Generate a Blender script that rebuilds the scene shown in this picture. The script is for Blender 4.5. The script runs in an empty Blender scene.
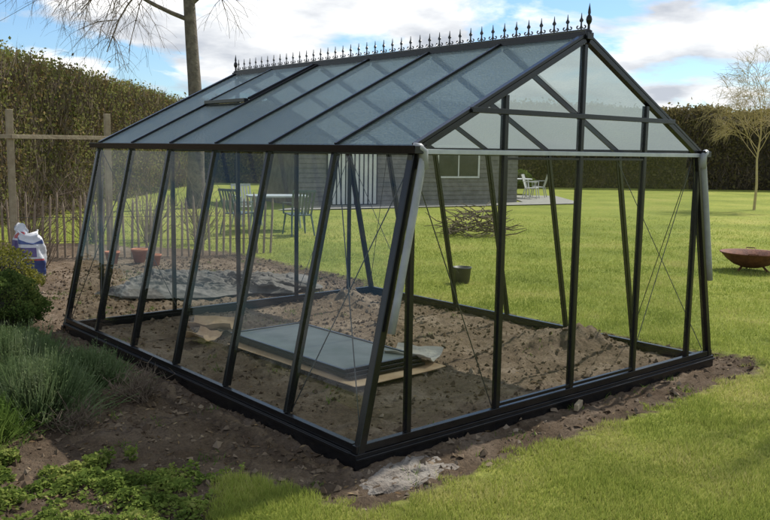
import bpy, math, random
import numpy as np
from mathutils import Vector, Matrix
random.seed(7); rng=np.random.default_rng(7)
scene=bpy.context.scene; COL=scene.collection
scene.view_settings.view_transform='Standard'; scene.view_settings.look='None'; scene.view_settings.exposure=0

# ------------------------------------------------------------ constants
W,D0,H0,HR,L=3.775,0.383,1.713,2.481,4.46
CAM=np.array([-2.773,-3.452,1.7145])
YAW,PITCH,ROLL,FPX=0.7069,0.1291,0.0153,845.7
F2=(math.sin(YAW),math.cos(YAW)); R2=(math.cos(YAW),-math.sin(YAW))
def S(a,d,z=0.0):   # garden plan grid (metres), rotated against the greenhouse axes
    return (CAM[0]+F2[0]*d+R2[0]*a, CAM[1]+F2[1]*d+R2[1]*a, z)
GRID_ROT=-YAW

# ------------------------------------------------------------ value noise
LAT=rng.random((256,256))
def vnoise(x,y,s=1.0):
    x=np.asarray(x,float)*s+1000; y=np.asarray(y,float)*s+1000
    xi=np.floor(x).astype(int); yi=np.floor(y).astype(int); fx=x-xi; fy=y-yi
    fx=fx*fx*(3-2*fx); fy=fy*fy*(3-2*fy)
    g=lambda i,j: LAT[i%256,j%256]
    return (g(xi,yi)*(1-fx)+g(xi+1,yi)*fx)*(1-fy)+(g(xi,yi+1)*(1-fx)+g(xi+1,yi+1)*fx)*fy
def fnoise(x,y,s=1.0,o=3):
    r=0;a=1;t=0
    for i in range(o):
        r=r+a*vnoise(np.asarray(x)+13.7*i,np.asarray(y)+7.3*i,s*2**i); t+=a; a*=.5
    return r/t

# ------------------------------------------------------------ mesh helpers
def make_mesh(name,parts,mats=(),smooth=False):
    Vs=[];loops=[];counts=[];mi=[];off=0
    for p in parts:
        V,F=np.asarray(p[0],float),p[1]; m=p[2] if len(p)>2 else 0
        Vs.append(V)
        if isinstance(F,np.ndarray):
            loops.append((F+off).ravel()); counts.append(np.full(len(F),F.shape[1])); mi.append(np.full(len(F),m))
        else:
            for f in F:
                loops.append(np.array(f)+off)
            counts.append(np.array([len(f) for f in F])); mi.append(np.full(len(F),m))
        off+=len(V)
    V=np.concatenate(Vs); lo=np.concatenate(loops).astype(np.int32); c=np.concatenate(counts).astype(np.int32); mi=np.concatenate(mi).astype(np.int32)
    me=bpy.data.meshes.new(name)
    me.vertices.add(len(V)); me.vertices.foreach_set("co",V.ravel().astype(np.float32))
    me.loops.add(len(lo)); me.loops.foreach_set("vertex_index",lo)
    me.polygons.add(len(c)); st=np.concatenate([[0],np.cumsum(c)[:-1]]).astype(np.int32)
    me.polygons.foreach_set("loop_start",st); me.polygons.foreach_set("loop_total",c)
    me.polygons.foreach_set("material_index",mi)
    me.polygons.foreach_set("use_smooth",np.full(len(c),bool(smooth)))
    for m in mats: me.materials.append(m)
    me.update(calc_edges=True); me.validate()
    return me
def obj(name,parts,mats=(),parent=None,loc=(0,0,0),rot=(0,0,0),smooth=False,label=None,cat=None,group=None,kind=None,bevel=0):
    if not isinstance(mats,(list,tuple)): mats=[mats]
    me=parts if isinstance(parts,bpy.types.Mesh) else make_mesh(name,parts,mats,smooth)
    o=bpy.data.objects.new(name,me); COL.objects.link(o)
    o.location=loc; o.rotation_euler=rot
    if parent: o.parent=parent
    tag(o,label,cat,group,kind)
    if bevel:
        b=o.modifiers.new("Bevel",'BEVEL'); b.width=bevel; b.segments=2; b.limit_method='ANGLE'
    return o
def tag(o,label=None,cat=None,group=None,kind=None):
    if label: o["label"]=label
    if cat: o["category"]=cat
    if group: o["group"]=group
    if kind: o["kind"]=kind
def empty(name,loc,rot=0,label=None,cat=None,group=None):
    o=bpy.data.objects.new(name,None); o.empty_display_size=.2; COL.objects.link(o)
    o.location=loc; o.rotation_euler=(0,0,rot); tag(o,label,cat,group); return o
BF=np.array([[0,1,2,3],[7,6,5,4],[0,4,5,1],[1,5,6,2],[2,6,7,3],[3,7,4,0]])
def beam(p0,p1,w,t,side=(0,0,1)):
    p0=np.array(p0,float);p1=np.array(p1,float);a=p1-p0;a/=np.linalg.norm(a)
    s=np.array(side,float); s=s-a*(s@a)
    if np.linalg.norm(s)<1e-6:
        s=np.array([1.,0,0]); s=s-a*(s@a)
    s/=np.linalg.norm(s); n=np.cross(a,s)
    V=[]
    for p in (p0,p1):
        for i,j in ((-1,-1),(1,-1),(1,1),(-1,1)):
            V.append(p+s*w/2*i+n*t/2*j)
    return np.array(V),BF[:, ::-1].copy()
def box(x0,x1,y0,y1,z0,z1):
    return beam(((x0+x1)/2,(y0+y1)/2,z0),((x0+x1)/2,(y0+y1)/2,z1),x1-x0,y1-y0,(1,0,0))
def tube(pts,rads,n=8,cap=True):
    pts=np.array(pts,float); m=len(pts)
    rads=np.full(m,rads) if np.isscalar(rads) else np.array(rads,float)
    T=np.gradient(pts,axis=0); T/=np.linalg.norm(T,axis=1)[:,None]+1e-12
    ref=np.array([0,0,1.]) if abs(T[0][2])<.9 else np.array([1.,0,0])
    V=[]
    s=np.cross(T[0],ref); s/=np.linalg.norm(s)
    an=np.linspace(0,2*math.pi,n,endpoint=False)
    for i in range(m):
        s=s-T[i]*(s@T[i]); s/=np.linalg.norm(s)+1e-12; b=np.cross(T[i],s)
        V.append(pts[i]+rads[i]*(np.cos(an)[:,None]*s+np.sin(an)[:,None]*b))
    V=np.concatenate(V); F=[]
    for i in range(m-1):
        for k in range(n):
            F.append([i*n+k,i*n+(k+1)%n,(i+1)*n+(k+1)%n,(i+1)*n+k])
    if cap:
        F.append(list(range(n))[::-1]); F.append([(m-1)*n+k for k in range(n)])
    return V,F
def lathe(prof,n=28,c=(0,0,0)):
    V=[];F=[];an=np.linspace(0,2*math.pi,n,endpoint=False);m=len(prof)
    for r,z in prof:
        V+= [(c[0]+r*math.cos(a),c[1]+r*math.sin(a),c[2]+z) for a in an]
    for i in range(m-1):
        for k in range(n): F.append([i*n+k,i*n+(k+1)%n,(i+1)*n+(k+1)%n,(i+1)*n+k])
    return np.array(V),F
def leaves(C,size,dirs=None,aspect=.5,rg=rng):
    n=len(C)
    if dirs is None: dirs=rg.normal(size=(n,3))
    d=dirs/np.linalg.norm(dirs,axis=1)[:,None]
    r=rg.normal(size=(n,3)); s=np.cross(d,r); s/=np.linalg.norm(s,axis=1)[:,None]
    size=np.broadcast_to(size,(n,))[:,None]
    V=np.stack([C-d*size*.5,C+s*size*aspect*.5,C+d*size*.5,C-s*size*aspect*.5],1).reshape(-1,3)
    return V,np.arange(4*n).reshape(n,4)
def blades(B,h,w,lean=.35,rg=rng):
    n=len(B); az=rg.random(n)*2*math.pi; l=rg.random(n)*lean
    h=np.broadcast_to(h,(n,)); w=np.broadcast_to(w,(n,))
    side=np.stack([np.cos(az),np.sin(az),0*az],1)*w[:,None]*.5
    a2=rg.random(n)*2*math.pi
    tip=B+np.stack([np.cos(a2)*l*h,np.sin(a2)*l*h,h],1)
    V=np.stack([B-side,B+side,tip],1).reshape(-1,3)
    return V,np.arange(3*n).reshape(n,3)

# ------------------------------------------------------------ materials
def mat(name,col,rough=.6,metal=0,nscale=None,ncol=None,bump=0,bscale=40,spec=None,detail=4,coord='Object'):
    m=bpy.data.materials.new(name); m.use_nodes=True; nt=m.node_tree; b=nt.nodes['Principled BSDF']
    b.inputs['Base Color'].default_value=(*col,1); b.inputs['Roughness'].default_value=rough; b.inputs['Metallic'].default_value=metal
    if spec is not None: b.inputs['Specular IOR Level'].default_value=spec
    tc=nt.nodes.new('ShaderNodeTexCoord')
    if ncol:
        n=nt.nodes.new('ShaderNodeTexNoise'); n.inputs['Scale'].default_value=nscale; n.inputs['Detail'].default_value=detail; n.inputs['Roughness'].default_value=.65
        nt.links.new(tc.outputs[coord],n.inputs['Vector'])
        r=nt.nodes.new('ShaderNodeValToRGB'); r.color_ramp.elements[0].position=.36; r.color_ramp.elements[1].position=.64
        r.color_ramp.elements[0].color=(*col,1); r.color_ramp.elements[1].color=(*ncol,1)
        nt.links.new(n.outputs['Fac'],r.inputs['Fac']); nt.links.new(r.outputs['Color'],b.inputs['Base Color'])
    if bump:
        n=nt.nodes.new('ShaderNodeTexNoise'); n.inputs['Scale'].default_value=bscale; n.inputs['Detail'].default_value=5
        nt.links.new(tc.outputs[coord],n.inputs['Vector'])
        bp=nt.nodes.new('ShaderNodeBump'); bp.inputs['Strength'].default_value=bump; bp.inputs['Distance'].default_value=.02
        nt.links.new(n.outputs['Fac'],bp.inputs['Height']); nt.links.new(bp.outputs['Normal'],b.inputs['Normal'])
    return m
def leafmat(name,cols,trans=.35,nscale=1.5,rough=.6):
    m=bpy.data.materials.new(name); m.use_nodes=True; nt=m.node_tree; nt.nodes.clear()
    out=nt.nodes.new('ShaderNodeOutputMaterial'); g=nt.nodes.new('ShaderNodeNewGeometry')
    tc=nt.nodes.new('ShaderNodeTexCoord'); n=nt.nodes.new('ShaderNodeTexNoise'); n.inputs['Scale'].default_value=nscale; n.inputs['Detail'].default_value=3
    nt.links.new(tc.outputs['Object'],n.inputs['Vector'])
    ad=nt.nodes.new('ShaderNodeMath'); ad.operation='MULTIPLY_ADD'; ad.inputs[1].default_value=.5
    nt.links.new(g.outputs['Random Per Island'],ad.inputs[0])
    ms=nt.nodes.new('ShaderNodeMath'); ms.operation='MULTIPLY_ADD'; ms.inputs[1].default_value=1.6; ms.inputs[2].default_value=-.55
    nt.links.new(n.outputs['Fac'],ms.inputs[0]); nt.links.new(ms.outputs[0],ad.inputs[2])
    r=nt.nodes.new('ShaderNodeValToRGB')
    while len(r.color_ramp.elements)<len(cols): r.color_ramp.elements.new(.5)
    for i,c in enumerate(cols):
        r.color_ramp.elements[i].position=.05+.9*i/(len(cols)-1); r.color_ramp.elements[i].color=(*c,1)
    nt.links.new(ad.outputs[0],r.inputs['Fac'])
    d=nt.nodes.new('ShaderNodeBsdfDiffuse'); nt.links.new(r.outputs['Color'],d.inputs['Color'])
    if trans>0:
        t=nt.nodes.new('ShaderNodeBsdfTranslucent'); mx=nt.nodes.new('ShaderNodeMixShader'); mx.inputs[0].default_value=trans
        nt.links.new(r.outputs['Color'],t.inputs['Color'])
        nt.links.new(d.outputs[0],mx.inputs[1]); nt.links.new(t.outputs[0],mx.inputs[2]); nt.links.new(mx.outputs[0],out.inputs['Surface'])
    else: nt.links.new(d.outputs[0],out.inputs['Surface'])
    return m
def glassmat(name,tint,base=.05,peak=.75):
    m=bpy.data.materials.new(name); m.use_nodes=True; nt=m.node_tree; nt.nodes.clear()
    N=nt.nodes.new; K=nt.links.new
    out=N('ShaderNodeOutputMaterial'); tr=N('ShaderNodeBsdfTransparent')
    gl=N('ShaderNodeBsdfGlossy'); gl.inputs['Roughness'].default_value=0; gl.inputs['Color'].default_value=(.9,.95,1,1)
    tc=N('ShaderNodeTexCoord'); no=N('ShaderNodeTexNoise'); no.inputs['Scale'].default_value=2.5; no.inputs['Detail'].default_value=6
    K(tc.outputs['Object'],no.inputs['Vector'])
    cr=N('ShaderNodeValToRGB'); cr.color_ramp.elements[0].position=.3; cr.color_ramp.elements[1].position=.7
    cr.color_ramp.elements[0].color=(*[t*.95 for t in tint],1); cr.color_ramp.elements[1].color=(*tint,1)
    K(no.outputs['Fac'],cr.inputs['Fac']); K(cr.outputs['Color'],tr.inputs['Color'])
    lw=N('ShaderNodeLayerWeight'); lw.inputs['Blend'].default_value=.5
    p=N('ShaderNodeMath'); p.operation='POWER'; p.inputs[1].default_value=5; K(lw.outputs['Facing'],p.inputs[0])
    q=N('ShaderNodeMath'); q.operation='MULTIPLY_ADD'; q.inputs[1].default_value=peak; q.inputs[2].default_value=base; K(p.outputs[0],q.inputs[0])
    m2=N('ShaderNodeMixShader'); K(q.outputs[0],m2.inputs[0]); K(tr.outputs[0],m2.inputs[1]); K(gl.outputs[0],m2.inputs[2])
    K(m2.outputs[0],out.inputs['Surface'])
    return m
def roofglassmat():
    m=bpy.data.materials.new("hammered_roof_glass"); m.use_nodes=True; nt=m.node_tree; nt.nodes.clear()
    N=nt.nodes.new; K=nt.links.new
    out=N('ShaderNodeOutputMaterial'); tc=N('ShaderNodeTexCoord')
    v=N('ShaderNodeTexVoronoi'); v.inputs['Scale'].default_value=60; K(tc.outputs['Object'],v.inputs['Vector'])
    n2=N('ShaderNodeTexNoise'); n2.inputs['Scale'].default_value=1.6; n2.inputs['Detail'].default_value=5; K(tc.outputs['Object'],n2.inputs['Vector'])
    bp=N('ShaderNodeBump'); bp.inputs['Strength'].default_value=.8; bp.inputs['Distance'].default_value=.006; K(v.outputs['Distance'],bp.inputs['Height'])
    df=N('ShaderNodeBsdfDiffuse')
    cr=N('ShaderNodeValToRGB'); cr.color_ramp.elements[0].position=.3; cr.color_ramp.elements[1].position=.75
    cr.color_ramp.elements[0].color=(.028,.05,.057,1); cr.color_ramp.elements[1].color=(.052,.08,.09,1)
    K(n2.outputs['Fac'],cr.inputs['Fac']); K(cr.outputs['Color'],df.inputs['Color'])
    tl=N('ShaderNodeBsdfTranslucent'); tl.inputs['Color'].default_value=(.46,.53,.52,1)
    tr=N('ShaderNodeBsdfTransparent'); tr.inputs['Color'].default_value=(.74,.84,.84,1)
    gl=N('ShaderNodeBsdfGlossy'); gl.inputs['Roughness'].default_value=.18; gl.inputs['Color'].default_value=(.7,.84,.9,1)
    for s in (df,tl,gl): K(bp.outputs['Normal'],s.inputs['Normal'])
    a=N('ShaderNodeMixShader'); a.inputs[0].default_value=.48; K(df.outputs[0],a.inputs[1]); K(tl.outputs[0],a.inputs[2])
    b=N('ShaderNodeMixShader'); b.inputs[0].default_value=.24; K(a.outputs[0],b.inputs[1]); K(tr.outputs[0],b.inputs[2])
    lw=N('ShaderNodeLayerWeight'); p=N('ShaderNodeMath'); p.operation='POWER'; p.inputs[1].default_value=3; K(lw.outputs['Facing'],p.inputs[0])
    q=N('ShaderNodeMath'); q.operation='MULTIPLY_ADD'; q.inputs[1].default_value=.42; q.inputs[2].default_value=.05; K(p.outputs[0],q.inputs[0])
    c=N('ShaderNodeMixShader'); K(q.outputs[0],c.inputs[0]); K(b.outputs[0],c.inputs[1]); K(gl.outputs[0],c.inputs[2]); K(c.outputs[0],out.inputs['Surface'])
    return m
BLACK=mat("black_powder_coat",(.006,.006,.007),.25,0,18,(.011,.011,.012),.04,150,spec=.4)
GREYPIPE=mat("grey_pvc",(.25,.26,.265),.4,0,12,(.31,.32,.32))
GREYALU=mat("grey_aluminium",(.36,.38,.4),.35,.3,10,(.44,.46,.48))
GLASS=glassmat("clear_glass",(.94,.955,.94),.03,.36)
ROOFG=roofglassmat()
STEEL=mat("galvanised_wire",(.06,.06,.06),.4,.5,20,(.09,.09,.09))
WOODP=mat("weathered_post_wood",(.25,.195,.12),.8,0,9,(.34,.28,.18),.4,30)
PALE=mat("chestnut_pale_wood",(.2,.15,.1),.85,0,7,(.32,.25,.18),.4,40)
BARK=mat("bark",(.085,.07,.054),.9,0,6,(.17,.145,.11),.8,18)
TWIG=mat("twig_bark",(.1,.075,.052),.9,0,3,(.17,.125,.085))
WILLOW=mat("willow_twig_bark",(.38,.3,.13),.8,0,3,(.5,.4,.2))
CONC=mat("mortar",(.15,.125,.1),.95,0,9,(.26,.235,.2),.8,45,detail=8)
CARD=mat("cardboard",(.42,.27,.14),.85,0,5,(.55,.38,.22),.1,20)
CARDW=mat("pale_cardboard",(.48,.42,.33),.85,0,5,(.62,.56,.46),.1,20)
TERRA=mat("terracotta",(.32,.1,.045),.8,0,10,(.4,.16,.08))
TARP=mat("grey_tarpaulin",(.085,.08,.072),.75,0,4,(.15,.142,.13),.5,22,spec=.2)
WHITE=mat("white_paint",(.55,.56,.55),.5,0,3,(.65,.65,.63))
RUST=mat("rusty_steel",(.1,.035,.02),.75,.2,12,(.18,.07,.035),.4,60)

# ------------------------------------------------------------ ground
SOIL=np.array([(-2.2,-2.4),(-1.3,-.75),(-.94,-.1),(-.60,.32),(-.47,.05),(-.36,-.5),(.6,-.46),(2.3,-.44),(3.87,-.38),(4.3,-.12),(4.08,.3),(3.93,4.6),(4.25,5.0),(4.4,9.0),(3.0,11.2),(-3,16),(-14,12),(-12,-6),(-4,-5)])
def sdist(x,y,P=SOIL):
    x=np.asarray(x,float);y=np.asarray(y,float);d=np.full(x.shape,1e9);ins=np.zeros(x.shape,bool)
    for i in range(len(P)):
        ax,ay=P[i];bx,by=P[(i+1)%len(P)]
        ex,ey=bx-ax,by-ay; t=np.clip(((x-ax)*ex+(y-ay)*ey)/(ex*ex+ey*ey),0,1)
        d=np.minimum(d,np.hypot(x-ax-t*ex,y-ay-t*ey))
        c=((ay>y)!=(by>y)); ins^= c&(x<(bx-ax)*(y-ay)/((by-ay) if by!=ay else 1e-9)+ax)
    return np.where(ins,d,-d)
MOUNDS=[(3.3,1.06,.5,.2),(3.0,1.4,.35,.06),(3.0,3.9,.4,.15),(2.4,3.9,.3,.07),(-.55,2.2,.35,.05),(-.5,3.6,.3,.07),(.2,5.6,.4,.1),(-.4,6.4,.4,.12),(1.2,6.8,.4,.1)]
PRINTS=[(random.uniform(.2,3.6),random.uniform(.2,4.3),random.uniform(0,6.28)) for _ in range(40)]+[(random.uniform(-.5,3.8),random.uniform(-.4,-.15),random.uniform(-.3,.3)) for _ in range(7)]+[(random.uniform(-.8,-.2),random.uniform(.3,4.5),random.uniform(1.2,1.9)) for _ in range(12)]
def gz(x,y):
    x=np.asarray(x,float);y=np.asarray(y,float)
    sd=np.clip(sdist(x,y)/.12,0,1)
    ins=((x>0)&(x<W)&(y>0)&(y<L))
    k=np.where(ins,.3+.7*np.clip((fnoise(x+9,y+4,.9,2)-.5)*5,0,1),.85)
    clod=np.clip(fnoise(x+50,y,11,3)-.5,-.12,.3)
    rough=(fnoise(x,y,2.4,2)-.5)*.03+(clod*.085+(fnoise(x+20,y,30,2)-.5)*.024)*k
    z=rough*sd-.02*sd
    for mx,my,r,h in MOUNDS:
        z=z+h*np.exp(-((x-mx)**2+(y-my)**2)/(2*(r*.5)**2))*(.5+1.0*fnoise(x,y,10,3))
    for px_,py_,pa in PRINTS:
        u=(x-px_)*math.cos(pa)+(y-py_)*math.sin(pa); v=-(x-px_)*math.sin(pa)+(y-py_)*math.cos(pa)
        q=(u/.15)**2+(v/.055)**2; z=z-sd*(.018*np.exp(-q**2)-.008*np.exp(-(q-1.6)**2*2.5))
    z=z+(1-sd)*(fnoise(x,y,.8,2)-.5)*.02
    return z
def axis(lo,hi,step,far):
    c=np.arange(lo,hi+1e-6,step); o=[];s=step;v=hi
    while v<far: s*=1.25; v+=s; o.append(v)
    o2=[];s=step;v=lo
    while v>-far: s*=1.25; v-=s; o2.append(v)
    return np.concatenate([o2[::-1],c,o])
gx=axis(-3.8,4.8,.022,600); gy=axis(-2.0,6.6,.022,600)
X,Y=np.meshgrid(gx,gy,indexing='ij'); Z=gz(X,Y)
nx,ny=X.shape; idx=np.arange(nx*ny).reshape(nx,ny)
Fg=np.stack([idx[:-1,:-1],idx[1:,:-1],idx[1:,1:],idx[:-1,1:]],-1).reshape(-1,4)
def groundmat():
    m=bpy.data.materials.new("lawn_and_soil"); m.use_nodes=True; nt=m.node_tree; N=nt.nodes.new; K=nt.links.new
    b=nt.nodes['Principled BSDF']; b.inputs['Roughness'].default_value=.95; b.inputs['Specular IOR Level'].default_value=.12
    tc=N('ShaderNodeTexCoord'); at=N('ShaderNodeAttribute'); at.attribute_name='soil'; am=N('ShaderNodeAttribute'); am.attribute_name='damp'
    def noise(s,d=5,r=.6):
        n=N('ShaderNodeTexNoise'); n.inputs['Scale'].default_value=s; n.inputs['Detail'].default_value=d; n.inputs['Roughness'].default_value=r
        K(tc.outputs['Object'],n.inputs['Vector']); return n.outputs['Fac']
    def ramp(f,els):
        r=N('ShaderNodeValToRGB')
        while len(r.color_ramp.elements)<len(els): r.color_ramp.elements.new(.5)
        for e,(p,c) in zip(r.color_ramp.elements,els): e.position=p; e.color=(*c,1)
        K(f,r.inputs['Fac']); return r.outputs['Color']
    def mixc(f,a,bb,mode='MIX'):
        x=N('ShaderNodeMix'); x.data_type='RGBA'; x.blend_type=mode
        if isinstance(f,float): x.inputs[0].default_value=f
        else: K(f,x.inputs[0])
        K(a,x.inputs[6]); K(bb,x.inputs[7]); return x.outputs[2]
    g1=ramp(noise(.45,5),[(.3,(.185,.225,.047)),(.5,(.265,.305,.063)),(.7,(.35,.35,.095))])
    g2=ramp(noise(14,6,.75),[(.3,(.4,.45,.35)),(.5,(1,1,1)),(.75,(1.4,1.35,1.2))])
    g=mixc(.85,g1,g2,'MULTIPLY')
    g3=ramp(noise(3,6,.75),[(.42,(1,1,1)),(.6,(1.1,1.05,1.0)),(.75,(1.3,1.12,1.05))]); g=mixc(.9,g,g3,'MULTIPLY')
    s1=ramp(noise(1.8,6,.7),[(.3,(.11,.078,.051)),(.5,(.185,.138,.094)),(.68,(.29,.228,.168))])
    s2=ramp(noise(45,6,.8),[(.3,(.4,.4,.4)),(.5,(1,1,1)),(.72,(1.55,1.5,1.45))])
    s=mixc(.8,s1,s2,'MULTIPLY')
    dm=ramp(am.outputs['Fac'],[(0,(1,1,1)),(1,(.66,.64,.62))]); s=mixc(1.0,s,dm,'MULTIPLY')
    ma=N('ShaderNodeMath'); ma.operation='MULTIPLY_ADD'; ma.inputs[1].default_value=.5; ma.inputs[2].default_value=-.25; K(noise(9,5,.7),ma.inputs[0])
    ad=N('ShaderNodeMath'); ad.operation='ADD'; K(at.outputs['Fac'],ad.inputs[0]); K(ma.outputs[0],ad.inputs[1])
    mr=N('ShaderNodeMapRange'); mr.inputs['From Min'].default_value=-.05; mr.inputs['From Max'].default_value=.07; K(ad.outputs[0],mr.inputs['Value'])
    c=mixc(mr.outputs['Result'],g,s); K(c,b.inputs['Base Color'])
    bp=N('ShaderNodeBump'); bp.inputs['Strength'].default_value=1; bp.inputs['Distance'].default_value=.03; K(noise(38,7,.75),bp.inputs['Height']); K(bp.outputs['Normal'],b.inputs['Normal'])
    return m
GROUND=groundmat()
gme=make_mesh("ground",[(np.stack([X,Y,Z],-1).reshape(-1,3),Fg)],[GROUND],True)
sa=gme.attributes.new('soil','FLOAT','POINT'); sa.data.foreach_set('value',np.clip(sdist(X,Y),-1,1).ravel().astype(np.float32))
dmp=np.clip(np.maximum(-X,np.maximum(-Y,X-W))/.15,0,1)
sb=gme.attributes.new('damp','FLOAT','POINT'); sb.data.foreach_set('value',dmp.ravel().astype(np.float32))
ground=obj("ground",gme,kind="structure")

# ---- grass blades on the lawn
GRASS=leafmat("grass_blades",[(.15,.2,.038),(.265,.32,.064),(.37,.4,.095),(.5,.45,.19)],.45,.9)
n=560000
dd=3.2*(24/3.2)**rng.random(n); aa=(rng.random(n)*1.12-.56)*dd
gp=np.array([CAM[0],CAM[1]])+dd[:,None]*np.array(F2)+aa[:,None]*np.array(R2)
sd=sdist(gp[:,0],gp[:,1])+(fnoise(gp[:,0],gp[:,1],7,3)-.5)*.4
keep=(sd<.02+0.03*rng.random(n))&(rng.random(n)<np.clip((24-dd)/14,0,1))
keep&=~((gp[:,0]>-.02)&(gp[:,0]<W+.02)&(gp[:,1]>-.02)&(gp[:,1]<L+.02))
gp=gp[keep]; dk=dd[keep]
B=np.column_stack([gp,gz(gp[:,0],gp[:,1])-.003])
hh=(.016+.028*rng.random(len(B)))*(.5+1.1*fnoise(B[:,0],B[:,1],4,3)); ww=.0028*(1+dk/5)
obj("grass",[blades(B,hh,ww,.9)],GRASS,kind="stuff",label="short spring lawn grass around the greenhouse")

# ---- clods
CLOD=leafmat("soil_clods",[(.06,.042,.028),(.11,.08,.054),(.17,.13,.09),(.26,.21,.155)],0.0,1.2)
n=100000
px=rng.uniform(-3.6,4.4,n); py=rng.uniform(-1.0,8.5,n)
ok=(sdist(px,py)>.02)
prob=np.where((px>0)&(px<W)&(py<L),.5,.8)*(.3+1.4*(fnoise(px,py,1.7,3)-.2)); ok&=rng.random(n)<prob
px,py=px[ok],py[ok]; n=len(px)
sz=(.003+.022*rng.random(n)**5)
base=np.array([[1,0,0],[-1,0,0],[0,1,0],[0,-1,0],[0,0,.8],[0,0,-.6]],float)
V=base[None]*sz[:,None,None]*(1+.5*rng.normal(size=(n,6,1)).clip(-1,1))+rng.normal(size=(n,6,3))*sz[:,None,None]*.25
V=V+np.column_stack([px,py,gz(px,py)+sz*.2])[:,None,:]
f=np.array([[0,2,4],[2,1,4],[1,3,4],[3,0,4],[2,0,5],[1,2,5],[3,1,5],[0,3,5]])
Fc=(f[None]+(np.arange(n)*6)[:,None,None]).reshape(-1,3)
obj("soil_clods",[(V.reshape(-1,3),Fc)],CLOD,kind="stuff",label="loose clods and crumbs of dry soil")

WEED=leafmat("weed_leaves",[(.06,.11,.024),(.125,.19,.04),(.21,.27,.065)],.35,2)
pts=[]
for i in range(220):
    x=random.uniform(-2.6,4.2); y=random.uniform(-.4,8)
    if sdist(np.array([x]),np.array([y]))[0]<.05: continue
    if 0<x<W and 0<y<L and random.random()<.5: continue
    k=random.randint(8,30); r=random.uniform(.02,.07)
    q=rng.normal(size=(k,2))*r; pts.append(np.column_stack([x+q[:,0],y+q[:,1],gz(x+q[:,0],y+q[:,1])]))
pts=np.concatenate(pts)
obj("weeds",[blades(pts,.015+.03*rng.random(len(pts)),.008,1.3)],WEED,kind="stuff",label="small green weeds sprouting from bare soil")
LIT=leafmat("leaf_litter",[(.1,.06,.035),(.19,.13,.07),(.32,.25,.15)],.1,3)
n=11000; lx=rng.uniform(-3.6,4.3,n); ly=rng.uniform(-.6,9,n); ok=(sdist(lx,ly)>.03)&(rng.random(n)<np.where((lx>0)&(lx<W)&(ly<L),.3,.8))
lx,ly=lx[ok],ly[ok]; C=np.column_stack([lx,ly,gz(lx,ly)+.008])
dr0=rng.normal(size=(len(C),3)); dr0[:,2]*=.25
obj("leaf_litter",[leaves(C,.012+.035*rng.random(len(C)),dr0,.35)],LIT,kind="stuff",label="dry brown leaf litter on the beds")

# ------------------------------------------------------------ greenhouse
G=empty("greenhouse",(W/2,L/2,0),0,"black framed glass greenhouse with sloping walls on bare soil","greenhouse")
def gpart(name,parts,mats,parent=None,bevel=.002,**k):
    if parent is None: return obj(name,parts,mats,parent=G,loc=(-W/2,-L/2,0),bevel=bevel,**k)
    return obj(name,parts,mats,parent=parent,bevel=bevel,**k)
BZ=.11; BZF=.062
for sx in (0,1):
    x=sx*W; s=1-2*sx
    zt=(.065,BZ) if sx==0 else (.035,BZF)
    P=[box(min(x,x+s*.06),max(x,x+s*.06),.06,L-.06,-.05,zt[0]),box(min(x+s*.012,x+s*.05),max(x+s*.012,x+s*.05),.062,L-.062,zt[0]+.002,zt[1])]
    if sx==0: P.append(box(min(x-s*.012,x-s*.001),max(x-s*.012,x-s*.001),.06,L-.06,.045,.062))
    gpart("base_rail",P,BLACK)
for sy in (0,1):
    y=sy*L; s=1-2*sy; zt=(.065,BZ) if sy==0 else (.035,BZF)
    P=[box(-.012,W+.012,min(y,y+s*.058),max(y,y+s*.058),-.05,zt[0]),box(.0,W,min(y+s*.01,y+s*.048),max(y+s*.01,y+s*.048),zt[0]+.002,zt[1])]
    if sy==0: P.append(box(-.012,W+.012,min(y-s*.014,y-s*.001),max(y-s*.014,y-s*.001),.03,.045))
    gpart("base_rail",P,BLACK)
def sidept(sx,z): return (D0*z/H0) if sx==0 else W-D0*z/H0
for sx in (0,1):
    for sy in (0,1):
        y=.03 if sy==0 else L-.03
        gpart("corner_post",[beam((sidept(sx,.05)+(.02 if sx==0 else -.02),y,.05),(sidept(sx,H0)+(.02 if sx==0 else -.02),y,H0),.052,.048,(0,1,0))],BLACK,bevel=.005)
NB=6; bay=L/NB
for sx in (0,1):
    zb=BZ if sx==0 else BZF
    for i in range(1,NB):
        y=i*bay; o=.012 if sx==0 else -.012
        gpart("glazing_bar",[beam((sidept(sx,zb)+o,y,zb),(sidept(sx,H0-.02)+o,y,H0-.02),.03,.034,(0,1,0)),beam((sidept(sx,zb)+o*3.2,y,zb),(sidept(sx,H0-.02)+o*3.2,y,H0-.02),.012,.03,(0,1,0))],BLACK)
def quadpane(P,t,name,m,parent=None):
    P=np.array(P,float); k=len(P); F=[list(range(k))]
    return gpart(name,[(P,F)],m,parent,bevel=0)
for sx in (0,1):
    zb=(BZ if sx==0 else BZF)-.01
    for i in range(NB):
        y0,y1=i*bay+.006,(i+1)*bay-.006; o=.008 if sx==0 else -.008
        if i==0:y0=.05
        if i==NB-1:y1=L-.05
        a,b=sidept(sx,zb)+o,sidept(sx,H0-.03)+o
        quadpane([(a,y0,zb),(a,y1,zb),(b,y1,H0-.03),(b,y0,H0-.03)],0,"glass_pane",GLASS)
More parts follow.
